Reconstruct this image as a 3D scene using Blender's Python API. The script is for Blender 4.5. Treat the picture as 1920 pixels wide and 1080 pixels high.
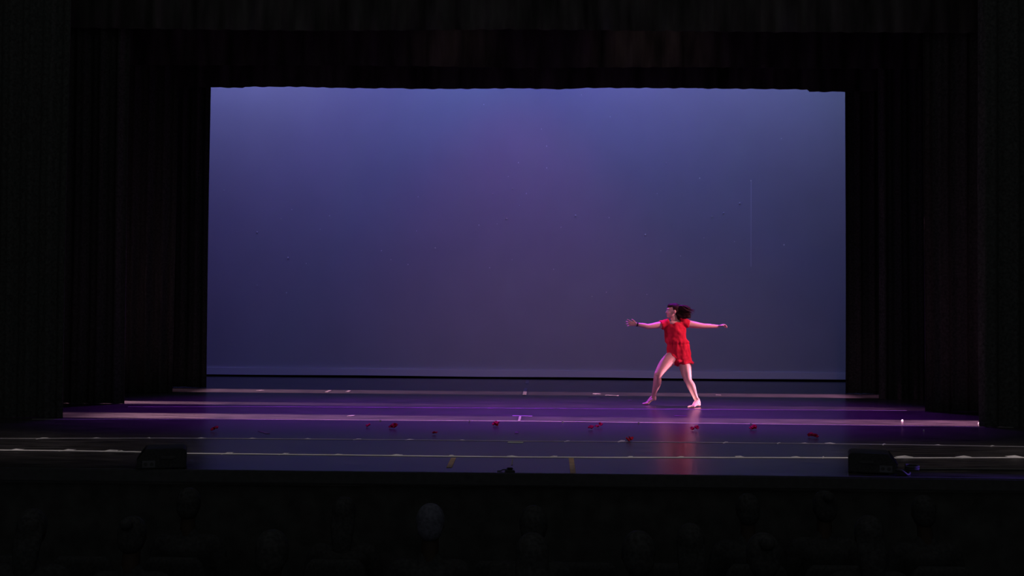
import bpy, bmesh, math, random
from mathutils import Vector, Matrix, noise
random.seed(7)
S = bpy.context.scene
for o in list(bpy.data.objects): bpy.data.objects.remove(o)
col = S.collection
PI = math.pi

# ------------------------------------------------------------------ camera
F = 2100.0; CAMZ = 1.25
TH, PT, RL = .020, .0281, .0078
fw = Vector((-math.sin(TH)*math.cos(PT), math.cos(TH)*math.cos(PT), math.sin(PT)))
r0 = Vector((math.cos(TH), math.sin(TH), 0)); u0 = r0.cross(fw)
rt = r0*math.cos(RL) + u0*math.sin(RL); up = u0*math.cos(RL) - r0*math.sin(RL)
cd = bpy.data.cameras.new('camera'); cam = bpy.data.objects.new('camera', cd); col.objects.link(cam)
cam.matrix_world = Matrix(((rt.x, up.x, -fw.x, 0), (rt.y, up.y, -fw.y, 0), (rt.z, up.z, -fw.z, CAMZ), (0, 0, 0, 1)))
cd.sensor_width = 36; cd.lens = F/1920*36; cd.clip_end = 200
S.camera = cam
S.view_settings.view_transform = 'Standard'; S.view_settings.look = 'None'
S.view_settings.exposure = 0; S.view_settings.gamma = 1; S.view_settings.use_curve_mapping = False

# weak grey ambient fill, added to lift the blacks of the hall
w = bpy.data.worlds.new('world'); S.world = w; w.use_nodes = True
w.node_tree.nodes['Background'].inputs[0].default_value = (.95, 1, .98, 1)
w.node_tree.nodes['Background'].inputs[1].default_value = .095

def ray(px, py): return fw*F + rt*(px-960) + up*(540-py)
def fl(px, py, z=0.0):                      # measured point on a horizontal level
    d = ray(px, py); t = (z-CAMZ)/d.z; return Vector((d.x*t, d.y*t, z))
def pl(px, py, Y):                          # measured point at a depth
    d = ray(px, py); t = Y/d.y; return Vector((d.x*t, Y, CAMZ+d.z*t))

# ------------------------------------------------------------------ stage lighting
def aim(o, tgt): o.rotation_euler = (Vector(tgt)-o.location).to_track_quat('-Z', 'Y').to_euler()
def spot(name, loc, tgt, power, color, angle, blend=.6, size=.12):
    l = bpy.data.lights.new(name, 'SPOT'); l.energy = power; l.color = color
    l.spot_size = math.radians(angle); l.spot_blend = blend; l.shadow_soft_size = size
    o = bpy.data.objects.new(name, l); col.objects.link(o); o.location = loc; aim(o, tgt); return o
def area(name, loc, tgt, power, color, sx, sy, spread=180):
    l = bpy.data.lights.new(name, 'AREA'); l.shape = 'RECTANGLE'; l.size = sx; l.size_y = sy
    l.energy = power; l.color = color; l.spread = math.radians(spread)
    o = bpy.data.objects.new(name, l); col.objects.link(o); o.location = loc; aim(o, tgt); return o

# striplights hung in front of the cloth, washing it from above
CYC = 23.6; CY = 83
for x, d, z, c in ((-6.9,1.9,7.9,(.30,.55,1.0)), (-4.9,1.9,7.9,(.25,.36,.45)), (-1.5,1.9,7.9,(.20,.44,.45)), (1.8,1.9,7.9,(.22,.34,.42)), (4.3,1.9,7.9,(.10,.16,.25)), (6.3,1.9,7.9,(.08,.14,.5)),
                   (-6.,3.3,8.9,(.95,.25,3.6)), (-2.4,3.3,8.9,(.32,.50,2.7)), (.8,3.3,8.9,(.50,.04,2.9)), (3.,3.3,8.9,(.55,.60,2.7)), (6.2,3.3,8.9,(.8,.95,1.7))):
    k = max(c); spot('cloth_striplight' if d < 2 else 'cloth_flood', (x, CYC-d, z), (x, CYC, 4.3), CY*k, tuple(v/k for v in c), 150 if d < 2 else 115, .35, .3)
spot('cloth_flood', (-.4, CYC-3.3, 8.9), (-.4, CYC, .6), CY*1.3, (1,.12,.45), 60, 1, .3)

# purple back light from the pipes over the stage
for x, p in ((-4.2, 60), (-1.6, 100), (1.0, 120), (3.6, 90)):
    spot('purple_backlight', (x, 17.9, 6.7), (x*.95, 15.6, 0), p*26, (.42,.03,1), 50, 1.0, .2)
    spot('purple_backlight', (x, 15.4, 6.7), (x*.95, 14.0, 0), p*5.5, (.32,.04,1), 44, 1.0, .2)
    spot('purple_backlight', (x, 21.0, 6.9), (x*.95, 18.6, 0), p*.4, (.34,.06,1), 44, 1.0, .2)

# low side lights in the wings: shuttered beams that rake the floor in thin strips
def rake(X, Y, h, half, power, color, sgn, pw=1.3, lo=.04, fade=0):
    l = bpy.data.lights.new('floor_rake_light', 'POINT'); l.energy = power; l.color = color; l.shadow_soft_size = .02
    o = bpy.data.objects.new('floor_rake_light', l); col.objects.link(o); o.location = (X, Y, h)
    l.use_nodes = True; nt = l.node_tree; N = nt.nodes; L = nt.links
    em = next(n for n in N if n.type == 'EMISSION')
    g = N.new('ShaderNodeTexCoord'); s = N.new('ShaderNodeSeparateXYZ'); L.new(g.outputs['Normal'], s.inputs[0])
    def m(op, a, b=None):
        n = N.new('ShaderNodeMath'); n.operation = op
        for i, v in enumerate((a, b)):
            if v is None: continue
            if isinstance(v, (int, float)): n.inputs[i].default_value = v
            else: L.new(v, n.inputs[i])
        return n.outputs[0]
    nz = m('MAXIMUM', m('ABSOLUTE', s.outputs[2]), .001)
    r = m('ABSOLUTE', m('DIVIDE', s.outputs[1], nz)); k = half/h
    mp = N.new('ShaderNodeMapRange'); mp.interpolation_type = 'SMOOTHSTEP'
    mp.inputs[1].default_value = k*.66; mp.inputs[2].default_value = k*1.12; mp.inputs[3].default_value = 1; mp.inputs[4].default_value = 0
    L.new(r, mp.inputs[0])
    dn = m('LESS_THAN', s.outputs[2], -.002)                   # only downwards
    sd = m('GREATER_THAN', m('MULTIPLY', s.outputs[0], sgn), 0)
    foc = m('POWER', m('MINIMUM', m('DIVIDE', lo*4, nz), 1.0), pw)
    if fade:                                                   # top shutter: the steepest rays are cut softly
        q = N.new('ShaderNodeMapRange'); q.interpolation_type = 'SMOOTHSTEP'; L.new(nz, q.inputs[0])
        q.inputs[1].default_value = .355-fade; q.inputs[2].default_value = .355; q.inputs[3].default_value = 1; q.inputs[4].default_value = .08
        foc = m('MULTIPLY', foc, q.outputs[0])
    L.new(m('MULTIPLY', m('MULTIPLY', mp.outputs[0], dn), m('MULTIPLY', sd, foc)), em.inputs['Strength'])
    return o
PEACH = (1, .52, .66); PINK = (1, .42, .68)
RK = 30.0
rake(-8.2, 14.10, .9, .40, 880*RK, PEACH, 1, 1.3, .04, .11)
rake(7.9, 14.12, .9, .42, 600*RK, PINK, -1, 1.5)
rake(-8.2, 16.25, .9, .28, 300*RK, PEACH, 1, .7)
rake(7.9, 16.35, .9, .34, 150*RK, PINK, -1, 1.0, .04, .13)
rake(-8.2, 19.05, .9, .47, 520*RK, PEACH, 1, 1.7, .04, .06)
rake(7.9, 19.05, .9, .47, 520*RK, PINK, -1, 1.7, .04, .06)

# front of house: two wide washes that miss the middle, and the side light on the dancer
for x, p in ((-7.4,360), (-5.6,340), (-3.8,240), (-1.9,240), (0,230), (1.9,300), (3.8,360), (5.7,420), (7.5,460)):
    spot('apron_light', (x, 10.2, 7.0), (x, 10.75, 0), p, (1,.84,.82), 27, .9, .2)
spot('house_front_light', (.5, -2, 6.0), (1.4, 16.0, .9), 760, (1,.55,.80), 26, 1, .2)
spot('wing_side_light', (6.7, 15.3, 3.3), (2.0, 16.55, .95), 1500, (1,.36,.52), 13, .8, .12)
spot('wing_side_light', (-7.2, 14.9, 4.2), (2.0, 16.55, .95), 800, (1,.30,.78), 12, .8, .12)
spot('added_lip_light', (6.6, 9.2, .75), (3.5, 9.14, 0), 800, (.24,.12,1), 13, 1, .05)  # added blue lamp, only there to make the stage lip glow
spot('added_border_light', (1.9, 16.5, 6.35), (1.9, 18.4, 5.45), 8, (1,.72,.62), 78, 1, .1)  # added dim warm lamps, standing in for stray light on the border
spot('added_border_light', (-1.3, 16.5, 6.35), (-1.3, 18.4, 5.45), 5, (1,.72,.62), 60, 1, .1)

# ------------------------------------------------------------------ materials
def mat(name, base, rough=.6, spec=.5, **k):
    m = bpy.data.materials.new(name); m.use_nodes = True; nt = m.node_tree; N = nt.nodes; L = nt.links
    b = N['Principled BSDF']; b.inputs['Roughness'].default_value = rough
    b.inputs['Specular IOR Level'].default_value = spec; b.inputs['Metallic'].default_value = k.get('metal', 0)
    tc = N.new('ShaderNodeTexCoord'); mp = N.new('ShaderNodeMapping'); L.new(tc.outputs['Object'], mp.inputs[0])
    mp.inputs['Scale'].default_value = k.get('stretch', (1, 1, 1))
    nz = N.new('ShaderNodeTexNoise'); nz.inputs['Scale'].default_value = k.get('scale', 12); nz.inputs['Detail'].default_value = 5
    L.new(mp.outputs[0], nz.inputs['Vector'])
    cr = N.new('ShaderNodeValToRGB'); v = k.get('vary', .15)
    cr.color_ramp.elements[0].position = k.get('p0', .3); cr.color_ramp.elements[1].position = k.get('p1', .7)
    cr.color_ramp.elements[0].color = tuple(c*(1-v) for c in base)+(1,)
    hi = k.get('hi', tuple(min(1, c*(1+v)) for c in base)); cr.color_ramp.elements[1].color = tuple(hi)+(1,)
    L.new(nz.outputs['Fac'], cr.inputs[0]); L.new(cr.outputs[0], b.inputs['Base Color'])
    if k.get('bump'):
        bp = N.new('ShaderNodeBump'); bp.inputs['Strength'].default_value = k['bump']; bp.inputs['Distance'].default_value = k.get('bdist', .01)
        L.new(nz.outputs['Fac'], bp.inputs['Height']); L.new(bp.outputs[0], b.inputs['Normal'])
    if k.get('sheen'): b.inputs['Sheen Weight'].default_value = k['sheen']
    if k.get('sss'):
        b.inputs['Subsurface Weight'].default_value = k['sss']; b.inputs['Subsurface Scale'].default_value = .02
    return m
M = dict(
    floor=mat('black_vinyl_floor', (.030,.028,.032), .27, .5, scale=3.2, stretch=(.7,4.0,1), vary=.5, hi=(.075,.068,.072), p0=.38, p1=.78),
    velvet=mat('black_velvet', (.047,.049,.049), 1, 0, scale=30, vary=.4),
    drape=mat('black_border_cloth', (.050,.049,.048), 1, 0, scale=4, vary=.7, stretch=(1,1,.2)),
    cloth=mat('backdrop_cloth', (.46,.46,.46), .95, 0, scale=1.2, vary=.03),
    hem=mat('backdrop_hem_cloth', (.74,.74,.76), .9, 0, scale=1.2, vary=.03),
    fleck=mat('pale_fleck', (.95,.95,.92), .5, .5, vary=.02),  # near-white flecks, paler than the cloth
    tape=mat('white_tape', (.62,.60,.60), .6, .3, scale=9, vary=.35, stretch=(.5,6,1)),
    thin=mat('seam_tape', (.34,.32,.34), .6, .3, scale=5, vary=.4, stretch=(.5,6,1)),
    yellow=mat('tan_tape', (.36,.24,.12), .6, .3, scale=9, vary=.2),
    green=mat('glow_tape', (.36,.42,.30), .6, .3, scale=9, vary=.2),
    scuff=mat('chalk_scuff', (.14,.13,.14), .8, .2, scale=14, vary=.5),
    black=mat('black_paint', (.04,.04,.045), .6, .2, scale=20, vary=.2),
    wall=mat('black_wall', (.045,.045,.045), 1, 0, scale=6, vary=.3),
    cabinet=mat('speaker_cabinet', (.030,.030,.034), .7, .15, scale=60, vary=.3, bump=.3, bdist=.002),
    grille=mat('speaker_grille', (.008,.008,.010), .8, .1, scale=120, vary=.5, bump=.5, bdist=.002),
    steel=mat('dull_steel', (.10,.10,.12), .4, .5, metal=1, vary=.1),
    petal=mat('red_petal', (.42,.010,.03), .7, .1, scale=25, vary=.25),
    skin=mat('skin', (.70,.44,.36), .5, .35, scale=14, vary=.06, sss=.08),
    red=mat('red_dress_cloth', (.64,.018,.045), .8, .15, scale=30, vary=.12, bump=.15, bdist=.003),
    hair=mat('dark_brown_hair', (.030,.012,.010), .6, .12, scale=40, vary=.4, stretch=(1,1,6)),
    band=mat('dark_band', (.02,.015,.02), .5, .4, vary=.2),
    eyew=mat('eye_white', (.8,.78,.75), .3, .5, vary=.02), iris=mat('iris', (.04,.02,.01), .2, .5, vary=.1),
    seat=mat('dark_seat_fabric', (.030,.030,.032), 1, .05, scale=50, vary=.3),
    ahair=mat('dark_hair', (.030,.030,.032), .8, .1, scale=50, vary=.4),
    ghair=mat('grey_hair', (.075,.075,.105), .8, .1, scale=50, vary=.3),
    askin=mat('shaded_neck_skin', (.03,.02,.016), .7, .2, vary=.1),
    coat=mat('dark_coat', (.030,.030,.032), .95, .05, scale=40, vary=.3),
)

# ------------------------------------------------------------------ helpers
def mesh_obj(name, verts, faces, m, parent=None, smooth=False):
    me = bpy.data.meshes.new(name); me.from_pydata([tuple(v) for v in verts], [], faces); me.update()
    if m: me.materials.append(M[m])
    if smooth: me.polygons.foreach_set('use_smooth', [True]*len(me.polygons))
    o = bpy.data.objects.new(name, me); col.objects.link(o)
    if parent: o.parent = parent
    return o
def bm_obj(name, bm, m, parent=None, smooth=False):
    me = bpy.data.meshes.new(name); bmesh.ops.recalc_face_normals(bm, faces=bm.faces); bm.to_mesh(me); bm.free()
    me.materials.append(M[m])
    if smooth: me.polygons.foreach_set('use_smooth', [True]*len(me.polygons))
    o = bpy.data.objects.new(name, me); col.objects.link(o)
    if parent: o.parent = parent
    return o
def empty(name, loc):
    o = bpy.data.objects.new(name, None); col.objects.link(o); o.location = loc; o.empty_display_size = .1; return o
def tag(o, label=None, cat=None, group=None, kind=None):
    if label: o['label'] = label
    if cat: o['category'] = cat
    if group: o['group'] = group
    if kind: o['kind'] = kind
    return o
def box(bm, x0, x1, y0, y1, z0, z1, bev=0):
    vs = [bm.verts.new(p) for p in ((x0,y0,z0),(x1,y0,z0),(x1,y1,z0),(x0,y1,z0),(x0,y0,z1),(x1,y0,z1),(x1,y1,z1),(x0,y1,z1))]
    fs = [bm.faces.new([vs[i] for i in f]) for f in ((3,2,1,0),(4,5,6,7),(0,1,5,4),(1,2,6,5),(2,3,7,6),(3,0,4,7))]
    if bev:
        es = {e for f in fs for e in f.edges}
        bmesh.ops.bevel(bm, geom=list(es), offset=bev, segments=2, affect='EDGES')
def struct_box(name, *a, m='wall', bev=0):
    bm = bmesh.new(); box(bm, *a, bev); return tag(bm_obj(name, bm, m), kind='structure')

class Shell:
    """collects closed shells, later fused into one continuous skin by voxel remeshing"""
    def __init__(s): s.v = []; s.f = []
    def rings(s, rings):
        n = len(rings[0]); b = len(s.v)
        for r in rings: s.v += [Vector(p) for p in r]
        for i in range(len(rings)-1):
            for j in range(n):
                a = b+i*n+j; c = b+i*n+(j+1) % n; s.f.append((a, c, c+n, a+n))
        k = len(s.v); s.v.append(sum(map(Vector, rings[0]), Vector())/n); s.v.append(sum(map(Vector, rings[-1]), Vector())/n)
        e = b+(len(rings)-1)*n
        for j in range(n):
            s.f.append((b+(j+1) % n, b+j, k)); s.f.append((e+j, e+(j+1) % n, k+1))
    def ell(s, c, r, R=None, n=20):
        c = Vector(c); rg = []
        for i in range(1, n//2):
            a = PI*i/(n//2); z = math.cos(a); q = math.sin(a)
            rg.append([c + (R @ Vector((r[0]*q*math.cos(t), r[1]*q*math.sin(t), -r[2]*z)) if R else Vector((r[0]*q*math.cos(t), r[1]*q*math.sin(t), -r[2]*z))) for t in (2*PI*j/n for j in range(n))])
        s.rings(rg)
    def tube(s, pts, rad, flat=1.0, side=None, n=22, sub=5, caps=True):
        P = [Vector(p) for p in pts]; m = len(P); C = []; Rr = []
        for i in range(m-1):
            p0, p1, p2, p3 = P[max(i-1, 0)], P[i], P[i+1], P[min(i+2, m-1)]
            q0, q1, q2, q3 = rad[max(i-1, 0)], rad[i], rad[i+1], rad[min(i+2, m-1)]
            for k in range(sub):
                t = k/sub
                def cr(a, b, c, d): return .5*((2*b)+(c-a)*t+(2*a-5*b+4*c-d)*t*t+(3*b-a-3*c+d)*t**3)
                C.append(cr(p0, p1, p2, p3)); Rr.append(cr(q0, q1, q2, q3))
        C.append(P[-1]); Rr.append(rad[-1])
        if caps:
            d0 = (C[0]-C[1]).normalized(); d1 = (C[-1]-C[-2]).normalized(); a, b = Rr[0], Rr[-1]; e0, e1 = C[0].copy(), C[-1].copy()
            for t, q in ((.5, .87), (.85, .52), (.98, .18)):
                C.insert(0, e0+d0*a*t); Rr.insert(0, a*q); C.append(e1+d1*b*t); Rr.append(b*q)
        rg = []; sd = Vector(side) if side else None; u = None
        for i, c in enumerate(C):
            t = (C[min(i+1, len(C)-1)]-C[max(i-1, 0)]).normalized()
            if sd: u = (sd - t*sd.dot(t)).normalized()
            elif u is None: u = t.orthogonal().normalized()
            else: u = (u - t*u.dot(t)).normalized()
            v = t.cross(u)
            rg.append([c + u*Rr[i]*math.cos(a) + v*Rr[i]*flat*math.sin(a) for a in (2*PI*j/n for j in range(n))])
        s.rings(rg)
    def loft(s, secs, n=28):                # horizontal elliptical sections (cx, cy, z, rx, ry)
        s.rings([[(cx+rx*math.cos(a), cy+ry*math.sin(a), z) for a in (2*PI*j/n for j in range(n))] for cx, cy, z, rx, ry in secs])
    def build(s, name, m, parent, voxel=.005, smooth=2, fn=None):
        me = bpy.data.meshes.new(name); me.from_pydata([tuple(v) for v in s.v], [], s.f); me.update()
        bm = bmesh.new(); bm.from_mesh(me); bmesh.ops.recalc_face_normals(bm, faces=bm.faces); bm.to_mesh(me); bm.free()
        t = bpy.data.objects.new('tmp', me); col.objects.link(t)
        md = t.modifiers.new('r', 'REMESH'); md.mode = 'VOXEL'; md.voxel_size = voxel
        if smooth:
            sm = t.modifiers.new('s', 'SMOOTH'); sm.iterations = smooth; sm.factor = .5
        dg = bpy.context.evaluated_depsgraph_get(); out = bpy.data.meshes.new_from_object(t.evaluated_get(dg))
        bpy.data.objects.remove(t); out.name = name
        if fn:
            ns = [v.normal.copy() for v in out.vertices]
            for v, nn in zip(out.vertices, ns): v.co = fn(v.co, nn)
        out.materials.clear(); out.materials.append(M[m]); out.polygons.foreach_set('use_smooth', [True]*len(out.polygons))
        o = bpy.data.objects.new(name, out); col.objects.link(o); o.parent = parent
        if parent: o.matrix_parent_inverse = Matrix.Translation(-parent.location)
        return o

# ------------------------------------------------------------------ room shell
LIP = 9.10
struct_box('floor', -11, 11, LIP+.06, 24.5, -.12, 0, m='floor')
o = struct_box('trim_1', -11, 11, LIP, LIP+.06, -.10, .004, m='black', bev=.01)
struct_box('wall_front', -11, 11, LIP+.06, LIP+.16, -1.30, -.12)
struct_box('wall_back', -11, 11, 24.5, 24.7, -.12, 9.5)
struct_box('wall_left', -11.2, -11, -3, 24.7, -1.4, 9.5)
struct_box('wall_right', 11, 11.2, -3, 24.7, -1.4, 9.5)
struct_box('ceiling', -11, 11, 12.5, 24.7, 9.5, 9.7)
ROWZ = {8.0: -1.30, 6.7: -1.15, 5.6: -1.12}
struct_box('floor_auditorium', -11, 11, 7.35, LIP+.06, -1.45, -1.30)
struct_box('floor_auditorium_step', -11, 11, 6.2, 7.35, -1.45, -1.15)
struct_box('floor_auditorium_rear', -11, 11, -3, 6.2, -1.45, -1.12)

# ------------------------------------------------------------------ backdrop cloth
bd = empty('backdrop', (-.1, CYC, 0))
tag(bd, 'huge pale backdrop cloth washed in blue and violet light behind the dancer', 'backdrop')
def sheet(name, x0, x1, zb, zt, yf, m, parent, nx=200, nz=2, thick=.01):
    vs = []; fs = []
    for side in (0, 1):
        for i in range(nx+1):
            x = x0+(x1-x0)*i/nx
            for j in range(nz+1):
                zz = zb(x)+(zt-zb(x))*j/nz
                vs.append((x, yf(x, zz)+side*thick, zz))
    w = nz+1; off = (nx+1)*w
    for i in range(nx):
        for j in range(nz):
            a = i*w+j; fs.append((a, a+w, a+w+1, a+1)); fs.append((off+a, off+a+1, off+a+w+1, off+a+w))
    B0 = len(vs); vs += [Vector(v) for v in vs]; off2 = off; a0 = B0       # the rim has vertices of its own, so the face shades flat
    for i in range(nx):
        a = i*w; fs.append((a, off+a, off+a+w, a+w)); a += nz; fs.append((a, a+w, off+a+w, off+a))
    for j in range(nz):
        a = j; fs.append((a, a+1, off+a+1, off+a)); a = nx*w+j; fs.append((a, off+a, off+a+1, a+1))
    nf = 2*nx*nz; fs = fs[:nf]+[tuple(v+B0 for v in f) for f in fs[nf:]]
    o = mesh_obj(name, vs, fs, m, None, True)
    if parent: o.parent = parent; o.matrix_parent_inverse = Matrix.Translation(-parent.location)
    return o
sheet('cloth', -8.6, 8.4, lambda x: .05, 9.2, lambda x, z: CYC+.004*math.sin(x*2.1)+.003*math.sin(x*5.3+z), 'cloth', bd, 120, 12)
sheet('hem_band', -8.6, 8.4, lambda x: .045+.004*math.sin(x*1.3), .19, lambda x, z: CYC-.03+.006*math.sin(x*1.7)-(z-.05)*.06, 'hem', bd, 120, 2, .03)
sheet('seam', pl(1408, 500, CYC).x-.006, pl(1408, 500, CYC).x+.006, lambda x: pl(1408,500,CYC).z, pl(1408,338,CYC).z, lambda x, z: CYC-.004, 'hem', bd, 1, 10, .002)
bmf = bmesh.new(); bmesh.ops.create_icosphere(bmf, subdivisions=1, radius=1)
fme = bpy.data.meshes.new('fleck'); bmf.to_mesh(fme); bmf.free(); fme.materials.append(M['fleck'])
FL = [(1025,274,9),(1025,315,9),(972,305,9),(961,354,10),(987,363,9),(974,386,9),(950,410,12),(898,422,9),(1079,404,12),(1142,408,9),(1210,440,14),(816,465,10),
(715,470,9),(618,405,11),(765,496,8),(918,502,8),(1052,426,8),(1015,242,7),(1144,219,8),(907,196,7),(1090,178,7),(1249,306,7),(784,369,7),(1239,470,8),(1137,548,9),
(1038,505,7),(1276,480,7),(1312,334,10),(1408,339,11),(1387,381,12),(1357,399,11),(1335,406,10),(1377,453,8),(1470,459,12),(1465,260,8),(482,435,12),(540,483,12),
(574,494,8),(537,549,10),(482,535,8),(527,410,8),(547,393,7),(953,331,6),(924,364,7),(932,420,6),(781,433,6),(1213,552,8),(1232,363,6),(1320,446,6),(600,430,6),(733,487,7),(960,487,6),(1110,556,7),(420,357,6)]
for x, y, r in FL:
    p = pl(x, y, CYC-.012); o = bpy.data.objects.new('fleck', fme); col.objects.link(o)
    o.parent = bd; o.location = p-bd.location; o.scale = (r*.0014, .006, r*.0017)

# ------------------------------------------------------------------ black drapes
XL, XR = -5.80, 5.46
def leg(name, edge, side, Y, label, seed, wid=4.2, period=.26):
    x0, x1 = (edge-wid, edge) if side < 0 else (edge, edge+wid)
    rnd = random.Random(seed); ph = [rnd.uniform(0, 6) for _ in range(4)]
    def yf(x, z):
        t = 2*PI*x/period
        return Y+.035*math.sin(t+.9*math.sin(x*2.3+ph[0])+ph[1])+.02*math.sin(t*2.1+ph[2])+.02*math.sin(z*.8+x*3+ph[3])
    o = sheet(name, x0, x1, lambda x: .004+.002*math.sin(x*9+ph[0]), 7.6, yf, 'velvet', None, 170, 8, .012)
    return tag(o, label, 'curtain', 'black side curtains of the stage')
Ys = (13.60, 15.90, 18.38, 19.80)
left = ('nearest the audience on the left', 'second from the audience on the left', 'third from the audience on the left', 'rearmost on the left, beside the backdrop')
right = [t.replace('left', 'right') for t in left]
EX = ((pl(120,700,Ys[0]).x, pl(1839,700,Ys[0]).x), (pl(232,700,Ys[1]).x, pl(1732,700,Ys[1]).x), (pl(325,700,Ys[2]).x, pl(1649,700,Ys[2]).x), (pl(389,600,Ys[3]).x, pl(1584,600,Ys[3]).x))
for i, Y in enumerate(Ys):
    leg('side_curtain', EX[i][0], -1, Y, 'tall black velvet side curtain, '+left[i], i+1, 4.4 if i else 4.8)
    leg('side_curtain', EX[i][1], 1, Y, 'tall black velvet side curtain, '+right[i], i+11, 4.4 if i else 4.8)
def border(Y, pts, label, seed):
    P = [(pl(a, b, Y).x, pl(a, b, Y).z) for a, b in pts]
    def zb(x):
        if x <= P[0][0]: return P[0][1]
        for (a, b), (c, d) in zip(P, P[1:]):
            if x <= c: return b+(d-b)*(x-a)/max(c-a, 1e-6)
        return P[-1][1]
    rnd = random.Random(seed); ph = rnd.uniform(0, 6)
    yf = lambda x, z: Y-.01+.022*math.sin(2*PI*x/.33+1.2*math.sin(x*1.7+ph))+.012*math.sin(x*31+ph)
    return tag(sheet('border_curtain', -8.4, 8.2, zb, 7.9, yf, 'drape', None, 420, 2, .012), label, 'curtain', 'black borders hung across the top of the stage')
border(19.66, [(389,163.5),(458,165),(459,162.6),(500,163),(560,162.8),(605,164.2),(660,165.3),(700,165.8),(745,165.2),(760,166.6),(860,166.8),(920,166.2),(970,165.6),(1055,167.6),(1090,165.2),(1130,164.8),(1180,165.2),(1210,164.9),(1240,165.6),(1305,165),(1310,166),(1515,167.8),(1516,172.4),(1584,172)],
       'long black border curtain forming the top edge of the lit backdrop', 3)
border(18.24, [(300,122),(700,123),(960,127),(1300,126),(1800,130)], 'dim black border curtain hung just before the rearmost one', 4)
border(15.76, [(100,52),(600,58),(960,55),(1400,60),(1900,62)], 'black border curtain nearest the audience at the top of the stage', 5)

# ------------------------------------------------------------------ tape on the floor
def ribbon(bm, pts, wd, z=.002, h=.0015, jitter=0):
    n = len(pts); L = []
    for i, p in enumerate(pts):
        d = (pts[min(i+1, n-1)]-pts[max(i-1, 0)]).normalized(); s = Vector((-d.y, d.x, 0))*wd/2
        L.append((p+s, p-s))
    vs = [[bm.verts.new((q.x, q.y, z+k*h)) for q in pr for k in (0, 1)] for pr in L]
    for a, b in zip(vs, vs[1:]):
        for i, j in ((0,1),(1,3),(3,2),(2,0)): bm.faces.new((a[i], a[j], b[j], b[i]))
    bm.faces.new((vs[0][0], vs[0][1], vs[0][3], vs[0][2])); bm.faces.new((vs[-1][0], vs[-1][2], vs[-1][3], vs[-1][1]))
def densify(P, n=8):
    out = []
    for a, b in zip(P, P[1:]): out += [a.lerp(b, k/n) for k in range(n)]
    return out+[P[-1]]
def tape(name, px, wd, m, label, group=None, root=None, z=.002):
    bm = bmesh.new(); P = densify([fl(*p) for p in px]) if len(px) > 2 else [fl(*p) for p in px]
    ribbon(bm, P, wd, z); return tag(bm_obj(name, bm, m), label, 'tape', group)
def tabs(parent, spots, seed, m='tape'):
    rnd = random.Random(seed)
    for x, y, big in spots:
        c = fl(x, y-1.0*big); a = rnd.uniform(-.9, .9); big *= rnd.uniform(.75, 1.1)
        bm = bmesh.new(); d = Vector((math.cos(a)*.042*big, math.sin(a)*.05+.02, 0))
        L = [c-d*1.2+Vector((0,.0,0)), c, c+d*1.2]
        n = []
        for k, p in enumerate(L):
            s = Vector((0, .035*big, 0)); hh = .003+.009*big*(k == 1)
            n.append([bm.verts.new(p+s+Vector((0,0,.001))), bm.verts.new(p+Vector((0,0,hh))), bm.verts.new(p-s+Vector((0,0,.001)))])
        for u, v in zip(n, n[1:]):
            for i, j in ((0,1),(1,2),(2,0)): bm.faces.new((u[i], u[j], v[j], v[i]))
        bm.faces.new(n[0]); bm.faces.new(n[-1][::-1])
        bm_obj('tape_tab', bm, m, parent)
yf1 = lambda x: 844.5+12.7*min(max(x, 0)/980, 1)**.85+.6*max(0, (x-960)/960)
t1 = tape('floor_tape', [(-40,844),(125,845.5),(250,847.5),(350,850.5),(640,853.5),(800,855.5),(960,857.2),(1130,858.2),(1300,858.2),(1500,858.6),(1700,859),(1960,858.4)], .075, 'tape',
     'long white tape line across the stage nearest the audience, behind the two floor monitors')
def interp(P, x):
    for (a, b), (c, d) in zip(P, P[1:]):
        if x <= c: return b+(d-b)*(x-a)/(c-a)
P1 = [(-40,844),(125,845.5),(250,847.5),(350,850.5),(640,853.5),(800,855.5),(960,857.2),(1130,858.2),(1300,858.2),(1500,858.6),(1700,859),(1960,858.4)]
P2 = [(-40,822.6),(75,822.6),(300,821.8),(420,822.6),(600,823.8),(800,825.2),(1000,827.6),(1180,828.6),(1300,829.6),(1600,833.0),(1760,835.2),(1960,838.5)]
tabs(t1, [(x, interp(P1, x), b) for x, b in ((30,1),(127,1),(207,1.2),(228,1),(427,1),(533,1),(633,.9),(743,1.1),(848,1.1),(960,1),(1037,1.1),(1180,1),(1275,1),(1388,1.2),(1493,1.1),(1543,.7),(1697,1.5),(1807,1.5),(1903,1.5))], 5)
t2 = tape('floor_tape', P2, .045, 'thin', 'thin white tape line across the stage, second from the audience')
tabs(t2, [(x, interp(P2, x)+.4, .8) for x in (80,180,280,377,473,577,670,768,867,1063,1360,1460,1510,1657,1760,1860)]+[(1165,828.8,1.3),(1557,833,1.2)], 6)
t3 = tape('floor_tape', [(60,786.2),(150,786.6),(400,786.4),(640,787.6),(960,789.8),(1200,792.4),(1408,795.2),(1700,798.6),(1900,801.6)], .035, 'thin',
     'faint seam tape across the stage level with the nearest side curtains')
t4 = tape('floor_tape', [(240,763),(500,763),(800,764.5),(1200,767.3),(1500,769.2),(1700,770)], .04, 'thin', 'faint seam tape across the stage just below the feet of the dancer')
g = 'short centre marks on the stage floor'
tape('spike_mark', [(989.5,713.5),(987.5,720)], .06, 'scuff', 'faint centre mark close under the backdrop', g)
tape('spike_mark', [(986,728),(983,742)], .06, 'scuff', 'pale centre mark between the rearmost side curtains', g)
c = tape('spike_mark', [(961,780),(998,780.6)], .07, 'thin', 'bright ragged cross of white tape at stage centre', g)
bm = bmesh.new(); ribbon(bm, [fl(975.5,781), fl(973,790)], .028, .0025); bm_obj('upright_stroke', bm, 'scuff', c)
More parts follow.
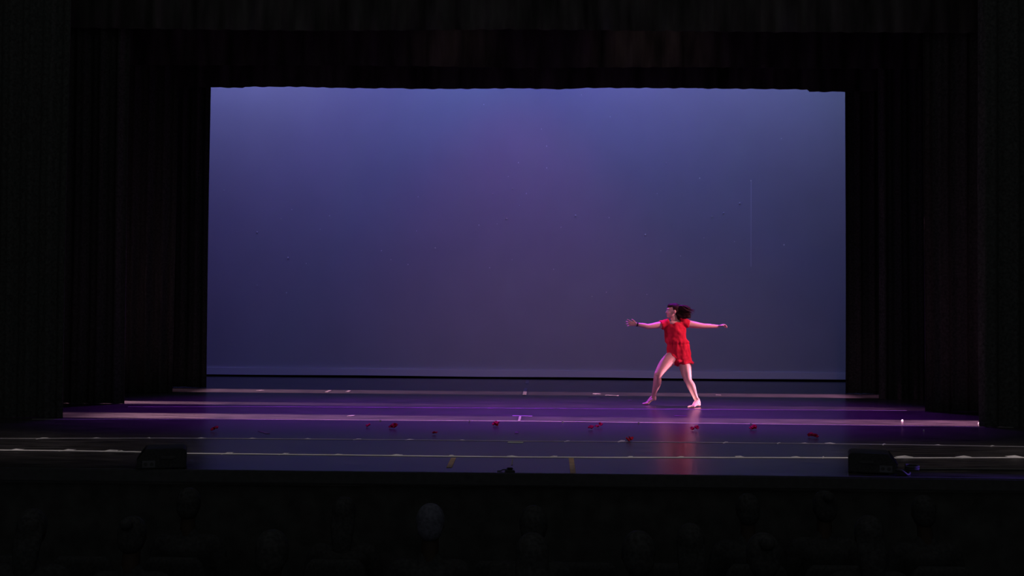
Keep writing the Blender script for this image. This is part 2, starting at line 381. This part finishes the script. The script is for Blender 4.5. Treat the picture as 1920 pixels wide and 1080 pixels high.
tape('spike_mark', [(969.5,809),(968.5,813)], .04, 'scuff', 'tiny faint centre dot between two long tape lines', g)
c = tape('spike_mark', [(952,829.5),(981,830)], .10, 'green', 'pale green glow tape mark on the second tape line', g)
tape('spike_mark', [(961,860),(960,872)], .012, 'scuff', 'hairline centre mark in front of the first tape line', g)
tape('diagonal_tape', [(850.5,859),(842,877)], .045, 'yellow', 'slanted tan tape strip left of centre at the stage edge', 'tan tape strips at the stage edge')
tape('diagonal_tape', [(1071,859.5),(1074.5,888)], .045, 'yellow', 'longer upright tan tape strip right of centre at the stage edge', 'tan tape strips at the stage edge')
for i, (x0, y0, x1, y1, wd, lb) in enumerate(((1114,738.5,1123,738.2,.10,'bright chalky scuff left of the dancer behind her'), (1136,741,1158,742,.08,'long thin pale scuff nearer the dancer behind her'),
        (1105,745.5,1118,745.2,.08,'dim violet scuff below the bright chalky one'), (1125,746,1137,745.6,.08,'small dim scuff between two brighter ones'), (1176,751,1184,751,.08,'tiny scuff nearest the rear foot of the dancer'),
        (1342,740.8,1352,741,.10,'pale scuff right of the dancer near the rear curtains'), (611,735.5,619,732,.05,'small slanted pale scuff left of centre at the rear'), (650,735,656,732.4,.05,'second small slanted scuff left of centre at the rear'),
        (483,732.4,493,731.6,.07,'pale scuff on the leftmost lit rear strip'), (1265,780,1288,779.6,.05,'long pale scuff below the dancer'), (487,808.5,503,813.5,.05,'long slanting scratch left of centre between tape lines'), (655,779.5,662,779.8,.12,'round pale scuff on the near lit strip'))):
    tape('floor_scuff', [(x0,y0),(x1,y1)], wd, 'scuff' if i not in (0, 1) else 'thin', lb, 'chalky scuffs on the stage floor')
# small pale studs on the floor, most of them along the seam
for x, y, r, lb in ((713,788.5,.016,'tiny bright pink stud on the seam left of centre'), (880,790,.010,'tiny dim stud on the seam left of the centre mark'), (1055,791.3,.014,'tiny pink stud on the seam right of the centre mark'),
        (1197.5,793,.012,'tiny stud on the seam below the rear foot of the dancer'), (1408,795,.013,'tiny stud on the seam right of the dancer'), (1691.5,788.3,.0136,'tiny white stud alone on the right lit strip'),
        (1732,807,.012,'tiny dim stud in front of the right curtains'), (1836,793.5,.018,'bright upright stud at the foot of the nearest right curtain')):
    bm = bmesh.new(); bmesh.ops.create_cone(bm, segments=12, cap_ends=True, radius1=r*.9, radius2=r*.6, depth=.024)
    bmesh.ops.bevel(bm, geom=list(bm.edges), offset=r*.2, segments=1, affect='EDGES')
    o = bm_obj('floor_stud', bm, 'tape' if r > .0135 else 'thin'); o.location = fl(x, y, .013); tag(o, lb, 'marker', 'tiny markers on the stage floor')

# ------------------------------------------------------------------ red petals
def petal_me(seed, a, b):
    rnd = random.Random(seed); vs = []; fs = []; n = 7; mm = 6
    for s in (0, 1):
        for i in range(n):
            for j in range(mm):
                u = i/(n-1)*2-1; v = j/(mm-1)*2-1
                wd = math.sqrt(max(0, 1-(u*.96)**2))
                z = .012+.35*b*(u*u*.5+v*v*.9)+.15*b*math.sin(3*u+seed)+s*.002
                vs.append((u*a, v*b*wd, z))
    def id(s, i, j): return s*n*mm+i*mm+j
    for i in range(n-1):
        for j in range(mm-1):
            fs.append((id(0,i,j), id(0,i,j+1), id(0,i+1,j+1), id(0,i+1,j))); fs.append((id(1,i,j), id(1,i+1,j), id(1,i+1,j+1), id(1,i,j+1)))
    for i in range(n-1):
        for j in (0, mm-1):
            q = (id(0,i,j), id(0,i+1,j), id(1,i+1,j), id(1,i,j)); fs.append(q if j == 0 else q[::-1])
    for j in range(mm-1):
        for i in (0, n-1):
            q = (id(0,i,j), id(1,i,j), id(1,i,j+1), id(0,i,j+1)); fs.append(q if i == 0 else q[::-1])
    me = bpy.data.meshes.new('petal'); me.from_pydata(vs, [], fs); me.materials.append(M['petal'])
    me.polygons.foreach_set('use_smooth', [True]*len(fs)); return me
for k, (x, y, wpx, n, lb) in enumerate(((690,802,5,1,'tiny dark red petal, leftmost of all'), (737,804,17,4,'wide dark red petal cluster left of centre'), (930,800,10,4,'bright red petal clump left of the centre mark'),
        (1108,806,6,2,'small magenta petal left of the dancer'), (1123,802.5,13,2,'flat magenta petal pair left of the dancer'), (1179,828.5,9,2,'dark red petal lying on the second tape line'),
        (1303,808,12,2,'dim red petals in the reflection of the dancer'), (1412,806,13,4,'round red petal cluster right of the dancer'), (1524,821,18,5,'brightest wide red petal cluster, rightmost'), (815,815,5,1,'faintest red petal left of centre near the second tape line'),
        (402,809,8,2,'faint red petal far left before the curtains'))):
    c = fl(x, y); D = c.y; sc = wpx*.42/F*D; root = empty('fallen_petals', c)
    tag(root, lb+', on the stage floor', 'petals', 'red petals scattered on the stage floor')
    rnd = random.Random(k)
    for j in range(n):
        me = petal_me(k*7+j, max(.025, sc*.55), .035+.012*rnd.random()); o = bpy.data.objects.new('petal', me); col.objects.link(o); o.parent = root
        o.location = ((j-(n-1)/2)*sc*1.2/max(n-1, 1), rnd.uniform(-.04, .04), .003+.016*(j % 2)); o.rotation_euler = (rnd.uniform(.05, .35), rnd.uniform(-.25, .25), rnd.uniform(-.5, .5))

# ------------------------------------------------------------------ floor monitors
def monitor(pxc, ybot, label, sgn):
    """wedge turned sideways: its cheek faces the audience, its sloping grille points off stage"""
    b = fl(pxc, ybot); H = .158; W = .36
    root = empty('floor_monitor', (b.x*(1+W/2/b.y), b.y+W/2, 0)); tag(root, label, 'speaker', 'stage monitors at the stage edge')
    prof = [(-.195, 0), (.190, 0), (.195, .065), (.125, H), (-.175, H), (-.195, H-.02)]
    n = len(prof); vs = [(x, y, z+.010) for x in (-W/2, W/2) for y, z in prof]
    fs = [(i, (i+1) % n, n+(i+1) % n, n+i) for i in range(n)]+[tuple(range(n))[::-1], tuple(range(n, 2*n))]
    me = bpy.data.meshes.new('cabinet'); me.from_pydata(vs, [], fs); bm = bmesh.new(); bm.from_mesh(me)
    bmesh.ops.bevel(bm, geom=list(bm.edges), offset=.007, segments=2, affect='EDGES'); bm_obj('cabinet', bm, 'cabinet', root)
    bm = bmesh.new(); box(bm, -W*.45, W*.45, -.004, .004, .010, .112, .002)
    g = bm_obj('grille', bm, 'grille', root); g.location = (0, .199, .073); g.rotation_euler = (math.atan2(.07, H-.065), 0, 0)
    for sx in (-1, 1):
        for yy in (-.15, .14):
            bm = bmesh.new(); box(bm, -.02, .02, -.02, .02, 0, .011, .003); f = bm_obj('foot', bm, 'black', root); f.location = (sx*W*.38, yy, 0)
    c = sgn*W/2                                   # the cheek towards the audience
    bm = bmesh.new(); box(bm, -.003, .003, -.05, .05, -.028, .028, .002); p = bm_obj('connector_plate', bm, 'steel', root); p.location = (c+sgn*.002, .10, .048)
    for k in (-1, 1):
        bm = bmesh.new(); bmesh.ops.create_cone(bm, segments=16, cap_ends=True, radius1=.015, radius2=.013, depth=.010)
        q = bm_obj('socket', bm, 'black', p); q.rotation_euler = (0, PI/2, 0); q.location = (sgn*.006, k*.024, 0)
    bm = bmesh.new(); box(bm, -.006, .006, -.055, .055, -.012, .012, .004); h = bm_obj('handle', bm, 'black', root); h.location = (c+sgn*.004, -.05, H*.62)
    root.rotation_euler.z = -sgn*(PI/2+math.atan2(abs(b.x), b.y)-.03)
    return root
mL = monitor(304, 881, 'black wedge floor monitor at the left of the stage edge', -1)
mR = monitor(1636, 889.5, 'black wedge floor monitor at the right of the stage edge', 1)
def cable(name, pts, r, m, label, cat):
    s = Shell(); s.tube(pts, [r]*len(pts), n=8, sub=6); return tag(mesh_obj(name, s.v, s.f, m, None, True), label, cat)
b = mR.location
cable('speaker_cable', [b+Vector(p) for p in ((.115,-.250,.048), (.15,-.29,.045), (.20,-.27,.014), (.24,-.20,.012), (.27,-.10,.012), (.24,0,.012), (.30,.06,.012), (.55,.10,.012), (1.3,.12,.012), (3.4,.02,.012))],
      .009, 'black', 'black cable trailing right from the right floor monitor', 'cable')
s = Shell(); pts = []
for k in range(40):
    a = k/40*2*PI*2.5; pts.append(b+Vector((.285+.05*math.cos(a), -.13+.06*math.sin(a), .034+k*.0010)))
s.tube(pts, [.009]*40, n=8, sub=2)
tag(mesh_obj('cable_coil', s.v, s.f, 'black', None, True), 'small heap of coiled black cable beside the right monitor', 'cable')

# small microphone lying on the edge
c = fl(956, 884.5); root = empty('boundary_microphone', c); tag(root, 'small flat black microphone at the centre of the stage edge', 'microphone')
bm = bmesh.new(); box(bm, -.042, .042, -.03, .05, .0, .018, .006)
for v in bm.verts:
    if v.co.y > .02: v.co.z *= .45
bm_obj('base_plate', bm, 'black', root)
bm = bmesh.new(); box(bm, -.03, .03, -.02, .012, .016, .034, .008); bm_obj('grille', bm, 'grille', root)
s = Shell(); s.tube([(-.03,.03,.012),(-.06,.035,.012),(-.075,.0,.006),(-.10,-.01,.006)], [.005]*4, n=8); mesh_obj('cable_stub', s.v, s.f, 'black', root, True)

# ------------------------------------------------------------------ the dancer
DY = 16.55
def D(px, py, dy=0): return pl(px, py, DY+dy)
foot_mid = fl(1262, 764)
base = empty('person', (D(1265, 760).x, DY, 0))
tag(base, 'barefoot person in a red romper mid-stride, arms stretched wide and long dark hair flying', 'person')
B = Shell()
V = Vector
# torso, pelvis
def sec(cx, py, rx, ry, dy=0):
    p = D(cx, py); return (p.x, DY+dy, p.z, rx, ry)
B.loft([sec(1264,601.5,.060,.050), sec(1264.5,605,.150,.068), sec(1265,612,.158,.085), sec(1265.5,622,.148,.100), sec(1267,634,.128,.090), sec(1269.5,645,.122,.085), sec(1271.5,656,.145,.100), sec(1272,668,.160,.110), sec(1271,677,.120,.100)])
# neck and collar
B.tube([D(1267,606), D(1264,600,-.005), D(1262.5,592,-.01)], [.062,.050,.046])
B.ell(D(1262,606,-.045), (.072,.045,.035))
# legs
hipL, kneeL, ankL = D(1260,671,-.02), D(1234,701,-.10), D(1225.5,744,.16)
hipR, kneeR, ankR = D(1283,675,0), D(1289,710,-.07), D(1307.5,752,-.13)
B.tube([hipL, hipL.lerp(kneeL,.45)+V((-.012,-.01,.012)), kneeL+V((.012,0,.012)), kneeL.lerp(ankL,.14), kneeL.lerp(ankL,.38)+V((.014,.012,0)), kneeL.lerp(ankL,.75), ankL],
       [.104,.088,.062,.055,.060,.038,.033], sub=6)
B.tube([hipR, hipR.lerp(kneeR,.45)+V((-.004,-.01,0)), kneeR, kneeR.lerp(ankR,.14), kneeR.lerp(ankR,.36)+V((.006,.014,.006)), kneeR.lerp(ankR,.75), ankR],
       [.094,.086,.062,.055,.060,.039,.034], sub=6)
B.ell(kneeL+V((-.018,-.018,.0)), (.040,.040,.045)); B.ell(kneeR+V((-.010,-.024,.0)), (.042,.038,.048))
# feet
def foot(ank, heel, ball, toe, side, up=V((0,0,1))):
    B.tube([ank+V((0,0,.02)), ank.lerp(heel,.55)+V((0,0,.01)), heel+V((0,0,.004))], [.034,.034,.027])
    B.tube([heel, heel.lerp(ball,.45)+up*.014, ball, ball.lerp(toe,.45)], [.027,.030,.030,.019], flat=.72, side=side)
    B.tube([ank+V((0,0,.0)), ank.lerp(ball,.5)+up*.004, ball], [.033,.030,.022])
    B.ell(ball, (.036,.040,.019))
    d = (toe-ball).normalized(); sd = V(side).normalized()
    for k in range(5):
        off = (k-2)*.017; L = (.046,.042,.037,.031,.025)[k]; r = (.0125,.0095,.009,.0085,.0085)[k]
        a = ball + sd*off*1.0 + d*.020; B.tube([a, a+d*L*.6+V((0,0,.003)), a+d*L], [r*1.05, r, r*.85], n=10, sub=3)
hf = fl(1312, 762.5); tf = fl(1292.5, 764.2)
bR = V((tf.x+.055, tf.y+.0, .022)); foot(ankR, V((hf.x-.010, hf.y+.01, .028)), bR, V((tf.x, tf.y, .012)), (0,-1,0))
tl = fl(1206.5, 759); ankL2 = ankL
# rear foot: heel raised, weight on the ball
bL = V((tl.x+.055, tl.y+.00, .026)); hL = D(1229,750.5,0); hL = V((hL.x, tl.y-.01, .085)); 
foot(V((ankL.x, ankL.y, ankL.z)), hL, bL, V((tl.x, tl.y, .012)), (0,-1,0))
# arms
shL, elL, wrL = D(1245,608,-.01), D(1216,612,-.08), D(1193,608,-.12)
shR, elR, wrR = D(1284,606,.0), D(1316,611,.05), D(1346,612.2,.10)
B.tube([shL, shL.lerp(elL,.35), elL, elL.lerp(wrL,.35), wrL], [.056,.048,.038,.036,.024], sub=6)
B.tube([shR, shR.lerp(elR,.35), elR, elR.lerp(wrR,.35), wrR], [.058,.052,.040,.036,.024], sub=6)
def hand(wr, d, n, s, curl, spread=.16, thumb=1):
    """d along the hand, n out of the palm's back, s towards the thumb; curl bends towards -n"""
    d = d.normalized(); s = (s-d*s.dot(d)).normalized(); n = d.cross(s).normalized()*(1 if n.dot(d.cross(s)) > 0 else -1)
    B.tube([wr-d*.01, wr+d*.03, wr+d*.075], [.024,.034,.038], flat=.42, side=s, n=16)
    for k in range(4):
        off = (1.5-k)*.0195; L = (.070,.078,.072,.056)[k]; r = (.0092,.0095,.0090,.0080)[k]
        a = wr+d*(.080-.004*abs(k-1.2))+s*off; ang = (1.5-k)*spread; e = (d+s*ang).normalized()
        pts = [a-e*.02]; q = a; t = 0
        for seg, c in ((.45, curl*.5), (.30, curl*1.0), (.25, curl*.8)):
            t += c; dr = (e*math.cos(t)-n*math.sin(t)); pts.append(q.copy()); q = q+dr*L*seg
        pts.append(q); B.tube(pts, [r*1.1, r*1.05, r, r*.93, r*.8], n=10, sub=3)
    a = wr+d*.022+s*.024*thumb; t1 = (d*.75+s*.75*thumb-n*.25).normalized(); t2 = (d*.95+s*.35*thumb-n*.3).normalized()
    B.tube([a-t1*.01, a+t1*.034, a+t1*.034+t2*.030], [.0135,.0115,.0095], n=10, sub=3)
hand(wrL, D(1177,606,-.14)-wrL, V((0,-1,.3)), V((0,-.3,1)), .18, .22)
hand(wrR, V((.80,.05,.22)), V((.2,-.5,1)), V((-.1,-1,.1)), .72, .10)
# head turned to the left of the picture
hc = D(1261.5, 583, -.01); Rz = Matrix.Rotation(.22, 3, 'Z') @ Matrix.Rotation(-.05, 3, 'Y')
def H(x, y, z): return hc + Rz @ V((x, y, z))
def he(c, r): B.ell(H(*c), r, Rz, 22)
he((.012,0,.022), (.092,.074,.086)); he((-.030,0,-.030), (.058,.058,.072)); he((-.050,0,-.078), (.030,.030,.022)); he((-.012,0,-.052), (.055,.052,.040))
he((-.074,0,.028), (.014,.046,.012)); he((-.068,.034,-.022), (.018,.022,.020)); he((-.068,-.034,-.022), (.018,.022,.020))
B.tube([H(-.080,0,.014), H(-.094,0,-.006), H(-.104,0,-.022)], [.008,.009,.011], n=12); he((-.092,0,-.027), (.013,.017,.008))
he((-.086,0,-.048), (.010,.022,.0065)); he((-.083,0,-.058), (.010,.018,.0070)); he((-.076,0,-.080), (.016,.020,.014))
for sy in (-1, 1): he((.006, sy*.074, -.012), (.018,.010,.030))
B.build('body', 'skin', base, .0045, 4)
# eyes, brows, lips
for sy in (-1, 1):
    s = Shell(); s.ell(H(-.0745, sy*.029, .006), (.0125,.0140,.0105), Rz, 14); e = mesh_obj('eye', s.v, s.f, 'eyew', None, True); e.parent = base; e.matrix_parent_inverse = Matrix.Translation(-base.location)
    s = Shell(); s.ell(H(-.0845, sy*.030, .006), (.0035,.0062,.0066), Rz, 12); i = mesh_obj('iris', s.v, s.f, 'iris', None, True); i.parent = e; i.matrix_parent_inverse = Matrix.Translation(-base.location)
    s = Shell(); s.tube([H(-.088, sy*.014, .024), H(-.088, sy*.030, .029), H(-.078, sy*.048, .024)], [.003,.0035,.002], n=8); q = mesh_obj('eyebrow', s.v, s.f, 'hair', None, True); q.parent = base; q.matrix_parent_inverse = Matrix.Translation(-base.location)
# bracelet
s = Shell(); a = elL.lerp(wrL, .93); s.tube([a-(wrL-elL).normalized()*.012, a+(wrL-elL).normalized()*.012], [.031,.031], n=20, sub=2, caps=False)
q = mesh_obj('bracelet', s.v, s.f, 'band', None, True); q.parent = base; q.matrix_parent_inverse = Matrix.Translation(-base.location)

# romper
R = Shell()
R.loft([sec(1264.5,604.5,.120,.072), sec(1265,608,.158,.092), sec(1265.2,614,.166,.106), sec(1265.5,624,.160,.118), sec(1267,634,.158,.112), sec(1270,641,.176,.118), sec(1270.5,644.5,.165,.112), sec(1270.2,647,.150,.100)])
R.loft([sec(1270.3,642,.140,.095), sec(1271.5,647,.168,.112), sec(1272.3,656,.178,.124), sec(1273,666,.176,.126), sec(1272,675,.140,.112)])
R.tube([D(1270,660), D(1264.5,667.5,-.02), D(1260.5,673,-.04)], [.085,.094,.094], sub=4, caps=False)
R.tube([D(1281,660), D(1282,671,.0), D(1284.2,683,-.01)], [.096,.108,.113], sub=4, caps=False)
R.tube([D(1254,607,0), D(1246,608,-.01), D(1239.5,610,-.02)], [.074,.074,.068], sub=4, caps=False)
R.tube([D(1275,606,0), D(1284,606.5,.0), D(1291,608,.01)], [.072,.068,.064], sub=4, caps=False)
R.ell(D(1271,677,-.02), (.115,.105,.055))
wz = D(1270,645).z; hz = D(1270,672).z
def fold(co, n):
    c = V(co); a = math.atan2(c.y-DY, c.x-base.location.x)
    k = .008*noise.noise(V((c.x*9+c.z*5, c.y*9, c.z*5-c.x*3)))+.014*noise.noise(V((c.x*14+c.z*9, c.y*14, c.z*8-c.x*6)))
    below = max(0, min(1, (wz-c.z)/.15)); k += below*.003*math.sin(a*9+c.z*14+c.x*8)
    k += .004*math.exp(-((c.z-wz)/.04)**2)*math.sin(a*17)
    flare = max(0, (hz-c.z)/.09); k += flare*.005*math.sin(a*11+1)
    return c+n*k
R.build('romper', 'red', base, .006, 2, fold)
# fluttering hem on the right leg opening
s = Shell(); rg = []
c0 = D(1283.8,680,-.01)
for lvl, (rr, dz, th) in enumerate(((.106,.03,0),(.117,-.012,0),(.111,-.012,0),(.098,.03,0))):
    rg.append([(c0.x+rr*math.cos(t)*(1+.10*math.sin(6*t)*(lvl in (1,2)))+.02*max(0,math.cos(t))*(lvl in (1,2)), c0.y+rr*.98*math.sin(t), c0.z+dz+.012*math.sin(5*t+1)*(lvl in (1,2))) for t in (2*PI*j/48 for j in range(48))])
vs = [V(p) for r in rg for p in r]; fs = []
for i in range(4):
    for j in range(48): a, b2 = i*48+j, i*48+(j+1) % 48; c2, d2 = ((i+1) % 4)*48+j, ((i+1) % 4)*48+(j+1) % 48; fs.append((a, b2, d2, c2))
q = mesh_obj('ruffle', vs, fs, 'red', None, True); q.parent = base; q.matrix_parent_inverse = Matrix.Translation(-base.location)

# hair: a fitted cap and long locks thrown back to the right
s = Shell()
s.ell(H(.030,0,.030), (.090,.083,.088), Rz, 24); s.ell(H(.060,0,-.020), (.060,.072,.060), Rz, 20); s.ell(H(-.020,0,.070), (.058,.062,.042), Rz, 18)
cap = s; rnd = random.Random(4)
for k in range(150):
    v = rnd.random(); w2 = rnd.uniform(-1, 1)
    st = H(.05+.03*rnd.random(), w2*.060, .065-.12*v)
    ex, ey = 1283+13*rnd.random()**.8, 576+21*v+rnd.uniform(-2, 2)
    if k % 9 == 0: ex += rnd.uniform(3, 9)
    en = D(ex, ey, w2*.09)
    md = st.lerp(en, .45)+V((0, 0, .022*math.sin(v*5)+.012-.018*v)); m2 = st.lerp(en, .78)+V((0, w2*.01, .006+rnd.uniform(-.01,.01)))
    r = rnd.uniform(.006, .013)
    s.tube([st, md, m2, en], [r*1.3, r*1.2, r*.8, .0016], n=6, sub=3)
for k in range(16):   # locks over the neck and by the ear
    v = rnd.uniform(-1, 1); st = H(.03+.03*rnd.random(), v*.062, .0); en = D(1268+6*rnd.random(), 598+rnd.uniform(-2,4), v*.06+.02)
    s.tube([st, st.lerp(en,.5)+V((.02,0,0)), en], [.012,.010,.002], n=6, sub=3)
q = mesh_obj('hair', s.v, s.f, 'hair', None, True); q.parent = base; q.matrix_parent_inverse = Matrix.Translation(-base.location)

# ------------------------------------------------------------------ the audience
def seat_proto():
    r = empty('theatre_seat', (0,0,0))
    s = Shell(); rg = []
    for z, w_, y, t in ((.42,.23,.0,.05),(.55,.235,-.02,.055),(.72,.23,-.05,.05),(.84,.20,-.07,.04),(.88,.16,-.075,.02)):
        rg.append([(w_*math.copysign(abs(math.cos(a))**.4, math.cos(a)), y+t*math.copysign(abs(math.sin(a))**.5, math.sin(a)), z) for a in (2*PI*j/20 for j in range(20))])
    s.rings(rg); mesh_obj('backrest', s.v, s.f, 'seat', r, True)
    bm = bmesh.new(); box(bm, -.23, .23, .05, .48, .36, .44, .03); bm_obj('seat_cushion', bm, 'seat', r)
    for sx in (-1, 1):
        bm = bmesh.new(); box(bm, sx*.27-.025, sx*.27+.025, .0, .38, .60, .64, .012); a = bm_obj('armrest', bm, 'black', r)
        bm = bmesh.new(); box(bm, sx*.27-.018, sx*.27+.018, .06, .30, 0, .61, .008); bm_obj('side_panel', bm, 'black', r)
    return r
def copy_tree(o, parent=None):
    c = o.copy(); col.objects.link(c)
    if parent: c.parent = parent
    for ch in o.children: copy_tree(ch, c)
    return c
P0 = seat_proto(); used = [False]
def seat(x, Y, label, group):
    o = P0 if not used[0] else copy_tree(P0); used[0] = True
    o.location = (x, Y-.15, ROWZ[Y]); tag(o, label, 'seat', group); return o
def spectator(x, Y, topz, label, hairm, style, tilt=0):
    z0 = ROWZ[Y]; r = empty('person', (x, Y, z0)); tag(r, label, 'person', 'seated audience seen from behind')
    def inv(o): o.parent = r; return o
    T = topz-z0; hz = T-.115; k = T/1.28
    s = Shell()
    s.ell((tilt*.5,.13,hz), (.075,.092,.112)); s.ell((tilt*.5,.18,hz-.05), (.055,.05,.06)); s.tube([(0,.10,hz-.22),(tilt*.4,.115,hz-.08)], [.058,.052])
    for sx in (-1, 1): s.ell((tilt*.5+sx*.077,.125,hz-.01), (.012,.02,.03))
    s.tube([(tilt*.5,.225,hz),(tilt*.5,.238,hz-.03)], [.010,.014], n=10)
    hips = .56*k; sh = hz-.24
    s.tube([(0,.12,hips),(0,.10,(hips+sh)/2),(0,.10,sh-.06),(0,.10,sh+.02)], [.155,.15,.17,.06], flat=.62, side=(1,0,0), n=20)
    for sx in (-1, 1):
        s.tube([(sx*.08,.14,.53),(sx*.10,.50,.54),(sx*.11,.56,.30),(sx*.11,.54,.07),(sx*.11,.66,.045)], [.085,.065,.055,.042,.035])
        s.tube([(sx*.13,.10,sh-.03),(sx*.20,.12,sh-.07),(sx*.24,.16,sh-.30),(sx*.14,.38,.64),(sx*.09,.44,.63)], [.05,.056,.045,.035,.028])
        for f in range(5): s.tube([(sx*(.085-.012*f),.44,.635),(sx*(.080-.012*f),.50,.625)], [.010,.008], n=8, sub=2)
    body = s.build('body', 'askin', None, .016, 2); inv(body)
    c = Shell()
    c.tube([(0,.12,hips-.02),(0,.10,(hips+sh)/2),(0,.10,sh-.06),(0,.10,sh+.015)], [.175,.17,.188,.085], flat=.66, side=(1,0,0), n=20)
    for sx in (-1, 1): c.tube([(sx*.13,.10,sh-.025),(sx*.20,.12,sh-.07),(sx*.24,.16,sh-.30),(sx*.15,.36,.64)], [.062,.068,.056,.045])
    inv(c.build('jacket', 'coat', None, .018, 3))
    t = Shell()
    for sx in (-1, 1): t.tube([(sx*.08,.14,.53),(sx*.10,.50,.54),(sx*.11,.56,.30),(sx*.11,.54,.12)], [.098,.078,.066,.056])
    inv(t.build('trousers', 'coat', None, .02, 2))
    h = Shell(); h.ell((tilt*.5,.115,hz+.022), (.088,.100,.104)); h.ell((tilt*.5,.085,hz-.02), (.080,.065,.085))
    if style == 'long': h.tube([(tilt*.5,.08,hz),(tilt*.3,.05,hz-.12),(0,.03,hz-.30)], [.085,.085,.055], flat=.5, side=(1,0,0))
    if style == 'bun': h.ell((tilt*.5,.01,hz+.09), (.04,.04,.036))
    inv(h.build('hair', hairm, None, .012, 2))
    return r
people = [
 (8.0, 345, 921, 'person in the front row at the left with short dark hair', 'ahair', 'short', 0),
 (8.0, 1408, 932, 'person in the front row with dark head, third from the right end', 'ahair', 'short', 0),
 (8.0, 1552, 926, 'person in the front row with a dark bun, before the right monitor', 'ahair', 'bun', .02),
 (8.0, 640, 938, 'person in the front row with long dark hair, left of centre', 'ahair', 'long', 0),
 (8.0, 1745, 935, 'person in the front row with short hair, far right', 'ahair', 'short', -.02),
 (6.7, 804, 952, 'person with pale grey hair, the lightest head in the audience', 'ghair', 'short', 0),
 (6.7, 997, 956, 'person with dark hair in the middle row at the centre', 'ahair', 'short', .02),
 (6.7, 40, 962, 'person in the middle row with long hair, far left edge', 'ahair', 'long', .03),
 (6.7, 235, 976, 'small person in the middle row at the left with a bun', 'ahair', 'bun', 0),
 (6.7, 1300, 990, 'person in the middle row sitting low, right of centre', 'ahair', 'long', 0),
 (6.7, 1640, 975, 'person in the middle row with long hair, below the right monitor', 'ahair', 'long', 0),
 (5.6, 998, 1010, 'person in the rear row at the centre with long dark hair', 'ahair', 'long', 0),
 (5.6, 1205, 1006, 'person in the rear row right of centre with short hair', 'ahair', 'short', -.02),
 (5.6, 500, 1004, 'person in the rear row with short dark hair, left half', 'ahair', 'short', 0),
 (5.6, 1440, 1010, 'person in the rear row with a bun, right half', 'ahair', 'bun', 0),
]
taken = {}
for Y, px, py, lb, hm, st, tl_ in people:
    p = pl(px, py, Y); spectator(p.x, Y, p.z, lb, hm, st, tl_); taken.setdefault(Y, []).append((p.x, lb))
names = {8.0: 'front', 6.7: 'middle', 5.6: 'rear'}
for Y, xs in taken.items():
    for x, lb in xs: seat(x, Y, 'seat under the '+lb, 'occupied seats of the %s row' % names[Y])
ne = 0; ordn = ['leftmost', 'second from the left', 'third from the left', 'fourth from the left', 'fifth from the left', 'sixth from the left', 'seventh from the left', 'eighth from the left', 'ninth from the left', 'tenth from the left', 'last']
for k in range(16):
    x = -4.3+k*.585
    if all(abs(x-q) > .575 for q, _ in taken[8.0]):
        seat(x, 8.0, 'empty dark front-row theatre seat, '+ordn[ne]+' of the empty ones', 'empty seats of the front row'); ne += 1
